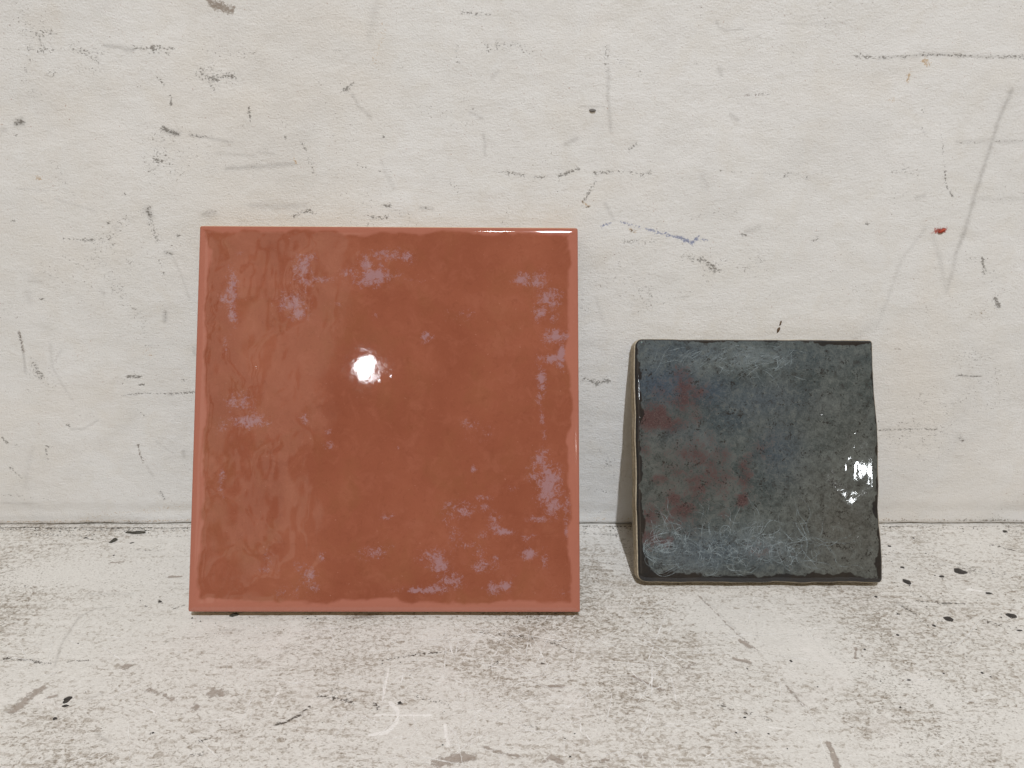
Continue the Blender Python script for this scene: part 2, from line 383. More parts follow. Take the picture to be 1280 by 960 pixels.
FLOOR = [
 ('t',1.3,.46,(-20,661.5),(236,661)),('t',1.1,.42,(728,658),(790,658)),('d',2.2,.80,(-20,659.5),(236,659.5)),('d',1.6,.7,(728,657),(790,657)),('g',1.5,.6,(-20,659),(236,659)),('d',1.4,.55,(1104,657.5),(1290,657.5)),
 ('d',3.4,.56,(-20,662),(120,662),(236,663)),('d',4,.42,(0,668),(236,670)),('d',2.2,.75,(100,671),(116,674)),('d',5,.35,(60,680),(200,688)),
 ('t',1.5,.75,(139,703),(154,702)),('t',2,.85,(212,720),(226,720)),('d',1.8,.9,(199,749),(203,752)),('d',1.5,.85,(181,756),(184,757)),
 ('d',2,.7,(218,759),(232,755)),('g',1.3,.75,(68,832),(76,806),(88,786),(100,770),(118,761),(140,758)),('g',2.5,.35,(110,742),(165,742)),
 ('d',3,.66,(5,822),(40,824),(60,829)),('d',2,.8,(36,824),(48,828)),('d',2,.72,(85,826),(112,824)),('t',4,.72,(155,832),(161,832)),
 ('t',5.5,.75,(18,886),(32,874),(50,860)),('t',3,.55,(56,872),(70,868)),('t',2.5,.5,(64,842),(70,840)),('t',3,.62,(184,862),(200,865),(216,874)),
 ('t',5,.72,(266,864),(278,866)),('t',3.4,.62,(243,885),(248,880)),('g',2.4,.5,(110,874),(126,866)),('g',1.4,.65,(118,912),(126,920),(138,928)),
 ('d',2.8,.78,(345,906),(362,900),(376,892),(386,883)),('t',2.4,.50,(355,903),(384,886)),('d',4,.66,(400,870),(420,872),(442,878)),('d',4,.5,(415,862),(440,866)),
 ('d',1.5,.85,(189,915),(193,915)),('d',2,.8,(250,925),(256,923)),('d',4,.55,(236,944),(250,942)),('t',3,.5,(286,908),(292,906)),
 ('g',1.8,.5,(276,787),(302,787)),('t',3,.62,(432,771),(464,769)),('d',3,.52,(475,826),(520,818),(580,812)),('d',2.2,.82,(613,832),(622,826)),
 ('d',2,.8,(676,828),(683,829)),('d',4,.58,(690,803),(715,812)),('t',3,.30,(690,804),(715,814)),('t',1.7,.95,(688,856),(703,856)),('o',1.8,.6,(688,856),(703,856)),
 ('d',2,.9,(499,879),(502,878)),('d',2.6,.72,(468,878),(473,886)),('t',2,.75,(793,844),(808,852),(828,861)),('t',5.5,.78,(548,953),(565,946),(588,945)),
 ('t',1.8,.60,(600,931),(628,940),(652,944)),('t',3,.68,(680,950),(690,945),(702,952)),('t',3,.6,(752,951),(758,949)),('t',5,.55,(802,944),(808,944)),
 ('d',4,.5,(655,906),(680,912)),('d',1.2,.8,(800,770),(810,778)),('d',5,.42,(520,870),(560,880)),('d',5,.42,(600,790),(700,800)),
 ('t',1.5,.62,(873,743),(895,765),(920,790),(948,812)),('g',1.4,.5,(878,744),(930,797)),('t',3.4,.82,(926,800),(936,806)),('t',2.2,.85,(919,822),(938,826)),
 ('t',3.6,.62,(856,833),(868,829)),('t',2.2,.5,(945,778),(948,797)),('g',2,.4,(980,850),(1000,876)),('t',2.2,.60,(984,856),(1004,880)),('t',2.4,.82,(1036,928),(1043,945),(1050,965)),
 ('t',3,.48,(1122,942),(1138,942)),('g',2.2,.7,(1122,752),(1132,760),(1146,768)),('d',2.2,.7,(1122,754),(1146,768)),('d',1.4,.85,(1145,750),(1170,752),(1206,754)),
 ('g',1,.6,(1121,748),(1116,752),(1118,759)),('w',4,.75,(1211,736),(1226,738)),('t',1.8,.8,(1070,809),(1069,821)),('d',2.4,.45,(1000,793),(1062,800)),
 ('t',3,.5,(1088,844),(1092,848)),('d',14,.34,(1110,690),(1260,720)),('d',4,.45,(1140,740),(1180,755)),('d',3,.45,(1240,680),(1280,690)),
 ('t',4,.42,(1160,800),(1180,806)),('d',4,.45,(1230,775),(1280,790)),('d',5,.45,(900,880),(960,895)),('d',3,.5,(735,700),(790,706)),
 ('d',5,.5,(728,665),(770,668)),('b',26,.9,(0,720),(200,720)),('b',22,.9,(880,770),(1180,870)),('b',16,.6,(1110,940),(1280,900)),
 ('k',26,.9,(430,830),(860,800)),('k',20,.9,(300,870),(520,880)),('k',30,1.5,(700,948),(940,948)),('k',20,.8,(560,940),(700,950)),('k',10,.7,(728,690),(790,740)),  # the strongest stroke stands in for the phone's shadow, painted as wear
 ('w',2.6,.85,(462,918),(484,914),(496,902),(498,888),(488,878)),('w',1.6,.8,(470,893),(540,893)),('w',3,.75,(556,905),(560,930)),('w',1.5,.8,(478,875),(486,835)),('w',3,.6,(340,880),(350,860)),('w',1.3,.8,(700,800),(640,790)),('w',1.5,.7,(940,905),(1000,912)),('t',5,.35,(600,900),(700,885)),
]


def rasterise(X, Y, marks, to_plane, chans, mm_per_px):
    """X, Y sorted 1-D grid axes, returns a dict channel -> array[len(Y), len(X)] of soft strokes"""
    out = {c: np.zeros((len(Y), len(X)), np.float32) for c in chans}
    for ch, wpx, st, *pts in marks:
        pts = [to_plane(*p) for p in pts]
        w = wpx * mm_per_px * (1.5 if ch == 't' else 1)
        xs = [p[0] for p in pts]; ys = [p[1] for p in pts]
        i0, i1 = np.searchsorted(X, [min(xs) - 3 * w, max(xs) + 3 * w])
        j0, j1 = np.searchsorted(Y, [min(ys) - 3 * w, max(ys) + 3 * w])
        if i1 <= i0 or j1 <= j0:
            continue
        gx, gy = np.meshgrid(X[i0:i1], Y[j0:j1])
        d = np.full(gx.shape, 9.0)
        if len(pts) == 1:
            pts = pts * 2
        for (ax, ay), (bx, by) in zip(pts[:-1], pts[1:]):
            vx, vy = bx - ax, by - ay
            L = vx * vx + vy * vy + 1e-12
            t = np.clip(((gx - ax) * vx + (gy - ay) * vy) / L, 0, 1)
            d = np.minimum(d, np.hypot(gx - ax - t * vx, gy - ay - t * vy))
        wob = 1 + .35 * fbm(int(abs(xs[0]) * 1e5) % 997, gx * 400, gy * 400, 2)
        v = st * np.exp(-(d / (w * wob)) ** 2 * .9)
        o = out[ch][j0:j1, i0:i1]
        np.maximum(o, v, out=o)
    return out


# ------------------------------------------------------------------ the wall
def axis(lo, hi, step, far_lo, far_hi, far_step):
    return np.concatenate([np.arange(far_lo, lo - step / 2, far_step), np.arange(lo, hi, step), np.arange(hi, far_hi + far_step / 2, far_step)])


GAP = 0.00055
wx = axis(-.262, .262, .0005, -1.2, 1.2, .06)
wz = np.concatenate([[GAP], np.arange(GAP + .0004, .262, .0005), np.arange(.27, 1.2, .06)])
ch = rasterise(wx, wz, WALL, on_wall, 'dgturo', .00036)
gx, gz = np.meshgrid(wx, wz)
wy = .0004 * fbm(5, gx * 22, gz * 22, 3) + .00010 * fbm(9, gx * 90, gz * 150, 3) + .0006
wy = np.maximum(wy, .0001)
foot = 1 - smooth(.006, .0125, gz + .0012 * fbm(31, gx * 12, gz * 0 + .5, 2))
gz = gz + np.exp(-(gz - GAP) / .0006) * (.00022 * fbm(35, gx * 110, gz * 0, 4, .65) - .00008)
wy += foot * (.0005 + .0003 * fbm(33, gx * 15, gz * 60, 2)) + (1 - smooth(0, .0012, gz - GAP)) * .0004
V = np.stack([gx.ravel(), wy.ravel(), gz.ravel()], 1)
nx = len(wx)
Q = grid_quads(nx, len(wz))
# bottom lip and back
b0 = len(V)
lip = np.stack([wx, np.full(nx, .04), np.full(nx, GAP)], 1)
topb = np.stack([wx, np.full(nx, .04), np.full(nx, wz[-1])], 1)
V = np.concatenate([V, lip, topb])
k = np.arange(nx - 1)
Q = np.concatenate([Q, np.stack([b0 + k, b0 + k + 1, k + 1, k], 1), np.stack([b0 + nx + k, b0 + nx + k + 1, b0 + k + 1, b0 + k], 1),
                    np.stack([(len(wz) - 1) * nx + k, (len(wz) - 1) * nx + k + 1, b0 + nx + k + 1, b0 + nx + k], 1)])
wall = mesh_from('wall', V, Q, wall_material())
pad = np.zeros((2 * nx, 3), np.float32)
color_attr(wall, 'marks', np.concatenate([np.stack([ch[c].ravel() for c in 'dgt'], 1), pad]))
color_attr(wall, 'stains', np.concatenate([np.stack([ch[c].ravel() for c in 'uro'], 1), pad]))
wall['kind'] = 'structure'
wall['label'] = 'scuffed off-white painted plaster wall behind both tiles'

# ------------------------------------------------------------------ the ledge
lx = axis(-.235, .235, .0005, -1.2, 1.2, .06)
ly = np.concatenate([np.arange(-.62, -.1425, .04), np.arange(-.142, .0045, .0005), [.012, .038]])
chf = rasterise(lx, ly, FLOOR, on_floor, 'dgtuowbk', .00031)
gx, gy = np.meshgrid(lx, ly)
lz = .00025 * fbm(15, gx * 30, gy * 30, 3) - .00025 + .00008 * fbm(17, gx * 160, gy * 260, 3) - .0002 * np.clip(chf['t'], 0, 1)
lz = np.minimum(lz, -.00002)
V = np.stack([gx.ravel(), gy.ravel(), lz.ravel()], 1)
nx = len(lx); ny = len(ly)
Q = grid_quads(nx, ny)
b0 = len(V)
fr = np.stack([lx, np.full(nx, ly[0]), np.full(nx, -.04)], 1)
bk = np.stack([lx, np.full(nx, ly[-1]), np.full(nx, -.04)], 1)
V = np.concatenate([V, fr, bk])
k = np.arange(nx - 1)
Q = np.concatenate([Q, np.stack([b0 + k, b0 + k + 1, k + 1, k], 1), np.stack([b0 + nx + k, b0 + nx + k + 1, b0 + k + 1, b0 + k], 1)])
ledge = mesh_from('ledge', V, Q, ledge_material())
pad = np.zeros((2 * nx, 3), np.float32)
color_attr(ledge, 'marks', np.concatenate([np.stack([chf[c].ravel() for c in 'dgt'], 1), pad]))
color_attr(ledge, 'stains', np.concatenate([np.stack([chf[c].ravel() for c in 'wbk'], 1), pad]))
ledge['kind'] = 'structure'
ledge['label'] = 'worn white-painted ledge that both tiles stand on'


# ------------------------------------------------------------------ tiles
def rounded(S, T, hw, hh, r):
    """map [-1,1]^2 to a rounded rectangle; r per corner (right-top, left-top, left-bottom, right-bottom)"""
    X = S * hw; Y = T * hh
    R = np.where(Y >= 0, np.where(X >= 0, r[0], r[1]), np.where(X >= 0, r[3], r[2]))
    p = (np.abs(X) - (hw - R)) / R; q = (np.abs(Y) - (hh - R)) / R
    c = (p > 0) & (q > 0)
    pc = np.clip(p, 0, 1); qc = np.clip(q, 0, 1)
    nxx = pc * np.sqrt(1 - qc * qc / 2); nyy = qc * np.sqrt(1 - pc * pc / 2)
    X2 = np.where(c, np.sign(X) * (hw - R + nxx * R), X)
    Y2 = np.where(c, np.sign(Y) * (hh - R + nyy * R), Y)
    qx = np.abs(X2) - (hw - R); qy = np.abs(Y2) - (hh - R)
    sdf = np.hypot(np.maximum(qx, 0), np.maximum(qy, 0)) + np.minimum(np.maximum(qx, qy), 0) - R
    return X2, Y2, np.maximum(-sdf, 0)


def edge_axis(half, R, n_edge, step):
    e = R * (np.linspace(0, 1, n_edge) ** 1.8)
    mid = np.linspace(R, 2 * half - R, int((2 * half - 2 * R) / step))
    a = np.concatenate([e[:-1], mid, (2 * half - e)[::-1][1:]])
    return a / half - 1


def border(nx, ny):
    i = np.arange(nx * ny).reshape(ny, nx)
    return np.concatenate([i[0, :-1], i[:-1, -1], i[-1, :0:-1], i[:0:-1, 0]])


def skirt(V, Q, loop, rings):
    """rings: list of (offset xy array, z array) appended below the loop"""
    V = [V]; Q = [Q]
    prev = loop; base = len(V[0])
    for P in rings:
        V.append(P)
        cur = base + np.arange(len(P)); base += len(P)
        nxt = np.roll(np.arange(len(P)), -1)
        Q.append(np.stack([prev, cur, cur[nxt], prev[nxt]], 1))
        prev = cur
    return np.concatenate(V), np.concatenate(Q), prev


def loop_normals(P):
    d = np.roll(P, -1, 0) - np.roll(P, 1, 0)
    n = np.stack([d[:, 1], -d[:, 0]], 1)
    return n / (np.linalg.norm(n, axis=1, keepdims=True) + 1e-9)


def tile_root(name, label, x, b, psi, size):
    th = math.asin(b / size)
    e = bpy.data.objects.new(name, None)
    e.empty_display_size = .02
    scene.collection.objects.link(e)
    e.location = (x, -b, 0)
    # local x right, local y up the tile, local z out of the face
    e.rotation_euler = (math.pi / 2 - th, 0, psi)
    e['label'] = label
    e['category'] = 'tile'
    return e, th


def tile_px(x0, b, th, t):
    """pixel -> local (x, y) on the face of a leaning tile (psi taken as 0)"""
    o = np.array([x0, -b, 0.0]); n = np.array([0, -math.cos(th), math.sin(th)]); v = np.array([0, math.sin(th), math.cos(th)])
    C = np.array([0, -CAM_D, CAM_H])

    def f(px, py):
        r, y, z = ray(px, py)
        d = np.array([r, y, z], float)
        s = ((o + n * t - C) @ n) / (d @ n)
        P = C + d * s - o
        return float(P[0]), float(P @ v)
    return f


def blob_field(X, Y, blobs, f, k):
    A = np.zeros(X.shape, np.float32)
    for b in blobs:
        px, py, rx, ry = b[:4]
        st = b[4] if len(b) > 4 else .8
        cx, cy = f(px, py)
        v = st * np.exp(-(((X - cx) / (rx * k)) ** 2 + ((Y - cy) / (ry * k)) ** 2) * .9)
        A = np.maximum(A, v)
    return A


# ---------- large terracotta tile
X1, B1, PSI1, S1, T1 = -0.04904, 0.06211, -0.0013, .15, .0075
t1, th1 = tile_root('square_tile', 'large glossy terracotta orange tile with mauve blotches leaning against the wall', X1, B1, PSI1, S1)
f1 = tile_px(X1, B1, th1, T1)
K1 = .000307
PATCH = [(290,362,8,24,.9),(280,374,8,9),(290,398,6,12,.9),(283,430,5,14,.55),(378,345,13,24,.85),(365,378,18,12,.9),(372,392,15,8,.9),(384,325,9,10,.8),
 (400,350,16,4,.8),(440,340,14,6,.75),(466,346,24,12,.95),(455,330,9,10,.9),(484,318,26,8,.7),(508,322,12,8,.6),(300,504,16,12,.95),(312,526,24,10,.75),
 (276,532,9,8,.6),(332,530,12,6,.5),(277,600,5,20,.62),(340,385,6,8,.5),(655,348,12,8,.95),(675,350,10,12,1),(686,372,14,12,1),(675,390,8,14,.85),(692,395,6,10,.7),
 (695,422,15,10,1),(701,440,5,24,1.1),(688,448,14,6,1.1),(676,474,7,14,1),(674,500,4,12,.85),(677,522,3,12,.75),(680,540,3,10,.6),(533,423,7,7,.95),(575,392,22,10,.42),
 (590,530,12,7,.8),(598,540,18,14,.42),(678,575,9,14,.95),(668,590,9,12,.75),(686,608,15,26,.95),(691,632,11,12,.9),(672,649,14,4,.9),(708,640,4,22,.9),(708,665,3,10,.7),
 (575,638,17,9,.95),(560,632,8,6,.8),(603,622,10,4,.8),(606,634,10,5,.6),(618,652,9,12,.9),(630,665,14,4,.9),(605,668,8,6,.7),(570,672,10,12,.75),(580,681,13,4,.85),(600,690,8,8,.75),
 (558,655,5,8,.5),(470,690,16,7,.8),(455,697,9,5,.6),(485,646,9,5,.55),(485,684,10,3,.6),(540,695,16,10,.72),(551,708,12,14,.9),(562,724,16,8,.95),(530,738,34,3.5,.95),(550,735,24,6,.8),
 (606,707,16,7,.88),(618,698,10,4,.7),(622,736,16,7,.75),(632,732,8,6,.95),(662,693,10,7,.9),(680,702,7,14,.6),(374,707,9,6,.85),(386,722,9,10,.9),(392,734,7,7,.95),(378,738,18,8,.5),
 (402,697,5,5,.8),(356,740,14,8,.45),(335,700,6,14,.5),(335,712,14,4,.5),(412,558,8,5,1),(380,524,7,6,.75),(410,540,5,5,.6),(660,672,10,7,.5),(700,742,12,8,.4),(640,610,8,4,.35),(497,560,3,3,.6),
 (592,586,4,5,.8),(420,380,7,3,.5),(470,395,10,5,.3),(640,725,10,8,.3),(298,316,8,3,.5),(520,350,30,4,.3)]
ex = edge_axis(.075, .0045, 12, .00042)
S, T = np.meshgrid(ex, ex)
X, Y, D = rounded(S, T, .075, .075, (.0007, .0008, .0008, .0006))
# slightly out of square: the left side is a touch taller than the right
Y = Y + .00042 * (-S) * (T + 1) * .5
RB, BB = .0036, .00068
x_ = np.clip(1 - D / RB, 0, .995)
Z = T1 - BB * (1 - np.sqrt(1 - x_ ** 2))
# thick rolled rim, then glaze pooled very slightly lower inside
rimw = .0040 + .0013 * fbm(41, X * 80, Y * 80, 4, .6) - .0012 * (Y > np.abs(X))
Z -= .00006 * smooth(0, .0022, D - rimw)
yy = Y + .075
lx1, _ = f1(415, 480)
leftmask = smooth(lx1 + .003, lx1 - .016, X + .012 * fbm(77, X * 35, yy * 35, 2))
fx = X + .006 * fbm(50, X * 60, yy * 60, 3); fy = yy + .006 * fbm(60, X * 60, yy * 60, 3)
ridge = 1 - np.abs(fbm(70, fx * 75, fy * 60, 3))
leftmask = leftmask * (.40 + .60 * smooth(-.25, .45, fbm(131, X * 32 + 5, yy * 26 + 3, 2) + .9 * np.exp(-((X + .043) / .017) ** 2) - .25))
qx_, qy_ = f1(375, 432)
leftmask = leftmask * (1 - .85 * np.exp(-((X - qx_) / .014) ** 2 - ((yy - qy_) / .017) ** 2))
tx_, ty_ = f1(455, 322)
leftmask = np.maximum(leftmask, .55 * np.exp(-((X - tx_) / .020) ** 2 - ((yy - ty_) / .009) ** 2))
inner = smooth(.002, .006, D)
Z += inner * leftmask * (.00017 * fbm(80, X * 70, yy * 52, 3, .5) + .00027 * np.clip(ridge - .5, 0, 1) ** 1.5)
Z += inner * (.00011 * fbm(90, X * 26, yy * 26, 3, .4) + .000003 * fbm(95, X * 260, yy * 260, 2))
hx_, hy_ = f1(455, 455)
Z += np.exp(-((X - hx_) / .013) ** 2 - ((yy - hy_) / .012) ** 2) * (.0000035 * fbm(150, X * 380, yy * 420, 3, .6) + .000012 * fbm(155, X * 90, yy * 120, 2))
for px, py, sx, sy, amp in [(597, 338, 9, .8, .000038), (628, 351, 7, .7, .000030), (590, 326, 7, .8, .00002), (476, 478, .9, 1.2, .00006), (490, 472, .7, 1.1, .00005),
                            (533, 423, .8, .8, .00002), (640, 389, .8, .7, .00003)]:
    cx, cy = f1(px, py)
    Z += amp * np.exp(-((X - cx) / (sx * K1 * 1.6)) ** 2 - ((yy - cy) / (sy * K1 * 1.6)) ** 2)


def glaze1_material():
    s = NT('terracotta_glaze')
    a = s.attr('paint')
    fine = s.noise(1500, 6, .75, dist=.3)
    med = s.noise(460, 7, .75, dist=.9)
    big = s.noise(28, 4, .6)
    bl = s.noise(60, 5, .6, dist=.4)
    base = s.mix(s.mapr(big, .35, .65), (.238, .070, .040), (.288, .092, .054))
    base = s.mix(s.mapr(bl, .50, .70, 0, .45), base, (.238, .088, .042))
    base = s.mix(s.mapr(s.noise(130, 6, .7, dist=.7), .50, .66, 0, .38), base, (.33, .118, .075))
    base = s.mix(s.mapr(med, .46, .36, 0, .35), base, (.205, .058, .032))
    base = s.mix(s.mapr(fine, .55, .75, 0, .30), base, (.38, .15, .09))
    base = s.mix(s.math('MULTIPLY', a[1], .80), base, (.405, .156, .112))
    base = s.mix(s.math('MULTIPLY', a[2], .55), base, (.36, .135, .080))
    v = s.math('ADD', s.math('MULTIPLY', a[0], .82), s.math('ADD', s.math('MULTIPLY', s.math('SUBTRACT', med, .5), 2.3), s.math('MULTIPLY', s.math('SUBTRACT', fine, .5), 1.6)))
    p = s.mapr(v, .34, .90, 0, 1, True)
    gate = s.mapr(a[0], .05, .3)
    p = s.math('MULTIPLY', p, gate)
    tiny = s.mapr(s.noise(700, 3, .6), .70, .76, 0, .6)
    base = s.mix(tiny, base, (.40, .20, .15))
    c = s.mix(s.math('MULTIPLY', p, .95), base, (.320, .178, .184))
    n = s.bump(s.noise(2600, 2, .6), .014, .0003)
    n = s.bump(s.noise(500, 3, .5), .012, .0003, n)
    m = s.done(c, s.mapr(fine, .4, .7, .03, .05), n, .5)
    return m


g1mat = glaze1_material()
biscuit = simple('pale_biscuit_clay', (.60, .46, .31), .85, .12, 1500, .4, .2)
V = np.stack([X.ravel(), (Y + .075).ravel(), Z.ravel()], 1)
nx = len(ex)
Q = grid_quads(nx, nx)
loop = border(nx, nx)
P = V[loop].copy(); N = loop_normals(P[:, :2])
s_len = np.cumsum(np.hypot(*(np.roll(P[:, :2], -1, 0) - P[:, :2]).T))
r1 = P.copy(); r1[:, :2] += N * .00012; r1[:, 2] = P[:, 2] - .0004
r2 = P.copy(); r2[:, :2] += N * .00010; r2[:, 2] = T1 - .0023 + .0002 * fbm(3, s_len * 160, s_len * 0, 3)
r3 = P.copy(); r3[:, :2] -= N * .0006; r3[:, 2] = r2[:, 2] - .0002
V, Q, _ = skirt(V, Q, loop, [r1, r2, r3])
glaze1 = mesh_from('glaze', V, Q, g1mat, t1)
patch = blob_field(X, yy, PATCH, f1, K1 * 1.2) * (1 + .35 * fbm(140, X * 260, yy * 260, 3, .6))
rimcol = (1 - smooth(-.0006, .0006, D - rimw)) * np.where(Y > np.abs(X), .75, np.where(X > np.abs(Y), .9, 1.0))
faint = smooth(.1, .8, fbm(120, X * 40, yy * 40, 4)) * leftmask * .5
at = np.zeros((len(V), 3), np.float32)
at[:nx * nx] = np.stack([patch.ravel(), rimcol.ravel(), faint.ravel()], 1)
at[nx * nx:, 1] = 1
color_attr(glaze1, 'paint', at)


def body_mesh(name, loopxy, z_rows, offs, mat, parent):
    """clay body: closed prism following the outline with a profile of (z, offset) rows"""
    N = loop_normals(loopxy)
    m = len(loopxy)
    V = []; Q = []
    for z, o in zip(z_rows, offs):
        V.append(np.column_stack([loopxy + N * np.reshape(o, (-1, 1)), np.broadcast_to(z, (m,))]))
    V = np.concatenate(V)
    a = np.arange(m); b = np.roll(a, -1)
    for r in range(len(z_rows) - 1):
        Q.append(np.stack([r * m + a, r * m + b, (r + 1) * m + b, (r + 1) * m + a], 1)[:, ::-1])
    # caps
    c0 = len(V)
    cz = [float(np.mean(z_rows[0])), float(np.mean(z_rows[-1]))]
    mid = loopxy.mean(0)
    V = np.concatenate([V, [[mid[0], mid[1], cz[0]], [mid[0], mid[1], cz[1]]]])
    last = (len(z_rows) - 1) * m
    tr = np.concatenate([np.stack([np.full(m, c0), a, b], 1), np.stack([np.full(m, c0 + 1), last + b, last + a], 1)])
    return mesh_from(name, V, np.concatenate(Q), mat, parent, False, tris=tr)


sub = slice(None, None, 3)
LP = P[sub, :2]
extra = np.zeros(len(LP))
extra += np.where(LP[:, 1] > .1495, .00045, 0) + np.where(LP[:, 0] < -.0745, .00022, 0)
body_mesh('clay_body', LP, [T1 - .0012, T1 - .0016, .0006, 0.0], [extra - .00035, extra, extra * .8, extra * .8 - .0004], biscuit, t1)

# ---------- small slate-green tile
X2, B2, PSI2, S2, T2 = .100835, .042734, -.0017, .0992, .00787
t2, th2 = tile_root('square_tile', 'small dark grey-green glazed tile with wavy edges and fine pale threads', X2, B2, PSI2, S2)
f2 = tile_px(X2, B2, th2, T2)
K2 = .000326
ex2 = edge_axis(.0496, .004, 12, .00034)
S, T = np.meshgrid(ex2, ex2)
X, Y, D = rounded(S, T, .0496, .0496, (.0010, .0030, .0028, .0014))
yy = Y + .0496
# wavy hand-cut outline measured along the right side, gentler elsewhere
rows_y = np.array([f2(1100, y)[1] for y in (425, 456, 494, 531, 559, 590, 607, 635, 657, 676, 700, 727)])
rows_o = np.array([0, -.4, 0, 2.1, 2.0, .4, .8, -1.4, -1.0, .6, 1.0, 0]) * .00033
order = np.argsort(rows_y)
right = np.interp(yy, rows_y[order], rows_o[order])
wr = smooth(.5, 1, S); wl = smooth(.5, 1, -S)
wob = .00018 * fbm(200, yy * 90, yy * 0, 3)
Xo = X + wr * right + wl * (wob + .0002)
wb = smooth(.5, 1, -T); wt = smooth(.5, 1, T)
yyo = yy + wb * (.00022 * fbm(210, X * 120, X * 0, 3)) + wt * (.00012 * fbm(220, X * 80, X * 0, 2) - .0002 * S)
RB2, BB2 = .0026, .0010
x_ = np.clip(1 - D / RB2, 0, .995)
Z = T2 - BB2 * (1 - np.sqrt(1 - x_ ** 2))
inner = smooth(.001, .005, D)
Z += inner * (.00012 * fbm(230, X * 42, yy * 42, 2) + .000010 * fbm(240, X * 190, yy * 190, 3))
cx, cy = f2(1068, 588)
sh = np.exp(-((X - cx) / (12 * K2)) ** 2 - ((yy - cy) / (34 * K2)) ** 2)
Z += inner * sh * .00014 * fbm(254, X * 120, yy * 85, 2)
for px, py, sx, sy, amp in [(1025, 517, 1.6, .8, .00007), (1067, 538, .7, 1.6, .00007), (1067, 555, .7, 2, .00007), (1041, 663, 1.2, 1.2, .00007), (1072, 672, .6, .6, .00005),
                            (801, 427, 1, 1, .0001), (797, 470, .7, 3, .0001), (922, 646, .6, .6, .00006), (925, 467, 3, 1, .00005), (873, 474, 1, .6, .00005), (1000, 440, .6, .6, .00006),
                            (988, 448, 1.4, .8, .00005), (1097, 706, .8, 1.5, .00008), (850, 620, 1, 1, .00004)]:
    bx, by = f2(px, py)
    Z += amp * np.exp(-((X - bx) / (sx * K2 * 1.6)) ** 2 - ((yy - by) / (sy * K2 * 1.6)) ** 2)
RED = [(880,590,50,40,.45),(850,500,40,22,.40),(840,640,40,24,.4),(815,520,20,14,.95),(838,530,16,10,.8),(852,488,11,22,.8),(870,492,14,8,.6),(826,600,10,6,.7),(878,572,26,16,.62),(873,604,14,10,.85),(850,598,18,14,.55),(856,638,12,7,1),
 (840,625,12,8,.7),(813,647,9,12,1),(814,672,12,10,.95),(832,676,8,7,.8),(930,588,10,20,.8),(928,625,6,8,.7),(902,575,14,14,.5),(906,602,12,14,.4),(806,560,6,20,.5),(1075,728,16,5,.5),
 (960,690,30,20,.25),(905,640,10,8,.3),(950,560,20,30,.3),(870,520,10,10,.5)]
BLUE = [(828,480,40,22,.95),(890,488,26,18,.7),(850,440,60,14,.55),(950,500,60,22,.55),(975,560,26,36,.55),(870,690,60,22,.6),(850,540,40,16,.3),(920,520,40,20,.4),(1010,445,60,20,.25),(940,690,60,20,.4)]
WARM = [(1060,660,60,70,.8),(1075,560,40,50,.4),(830,620,40,80,.35),(900,720,80,8,.4),(1030,520,60,40,.25)]
RIMD = 0.0011 + .0006 * smooth(.3, 1, -T) + .0009 * smooth(.0, 1, -S) * (1 - .7 * smooth(0, 1, T)) + .0014 * smooth(.45, 1, -T) - .0012 * smooth(.6, 1, T) - .0006 * smooth(.5, 1, S)
RIMD = RIMD + .0013 * fbm(260, X * 130, yy * 130, 4, .65)
bx, by = f2(1050, 430)
RIMD += .0030 * np.exp(-((X - bx) / .012) ** 2 - ((yy - by) / .006) ** 2)
rim2 = 1 - smooth(-.0004, .0006, D - np.maximum(RIMD, .0004))


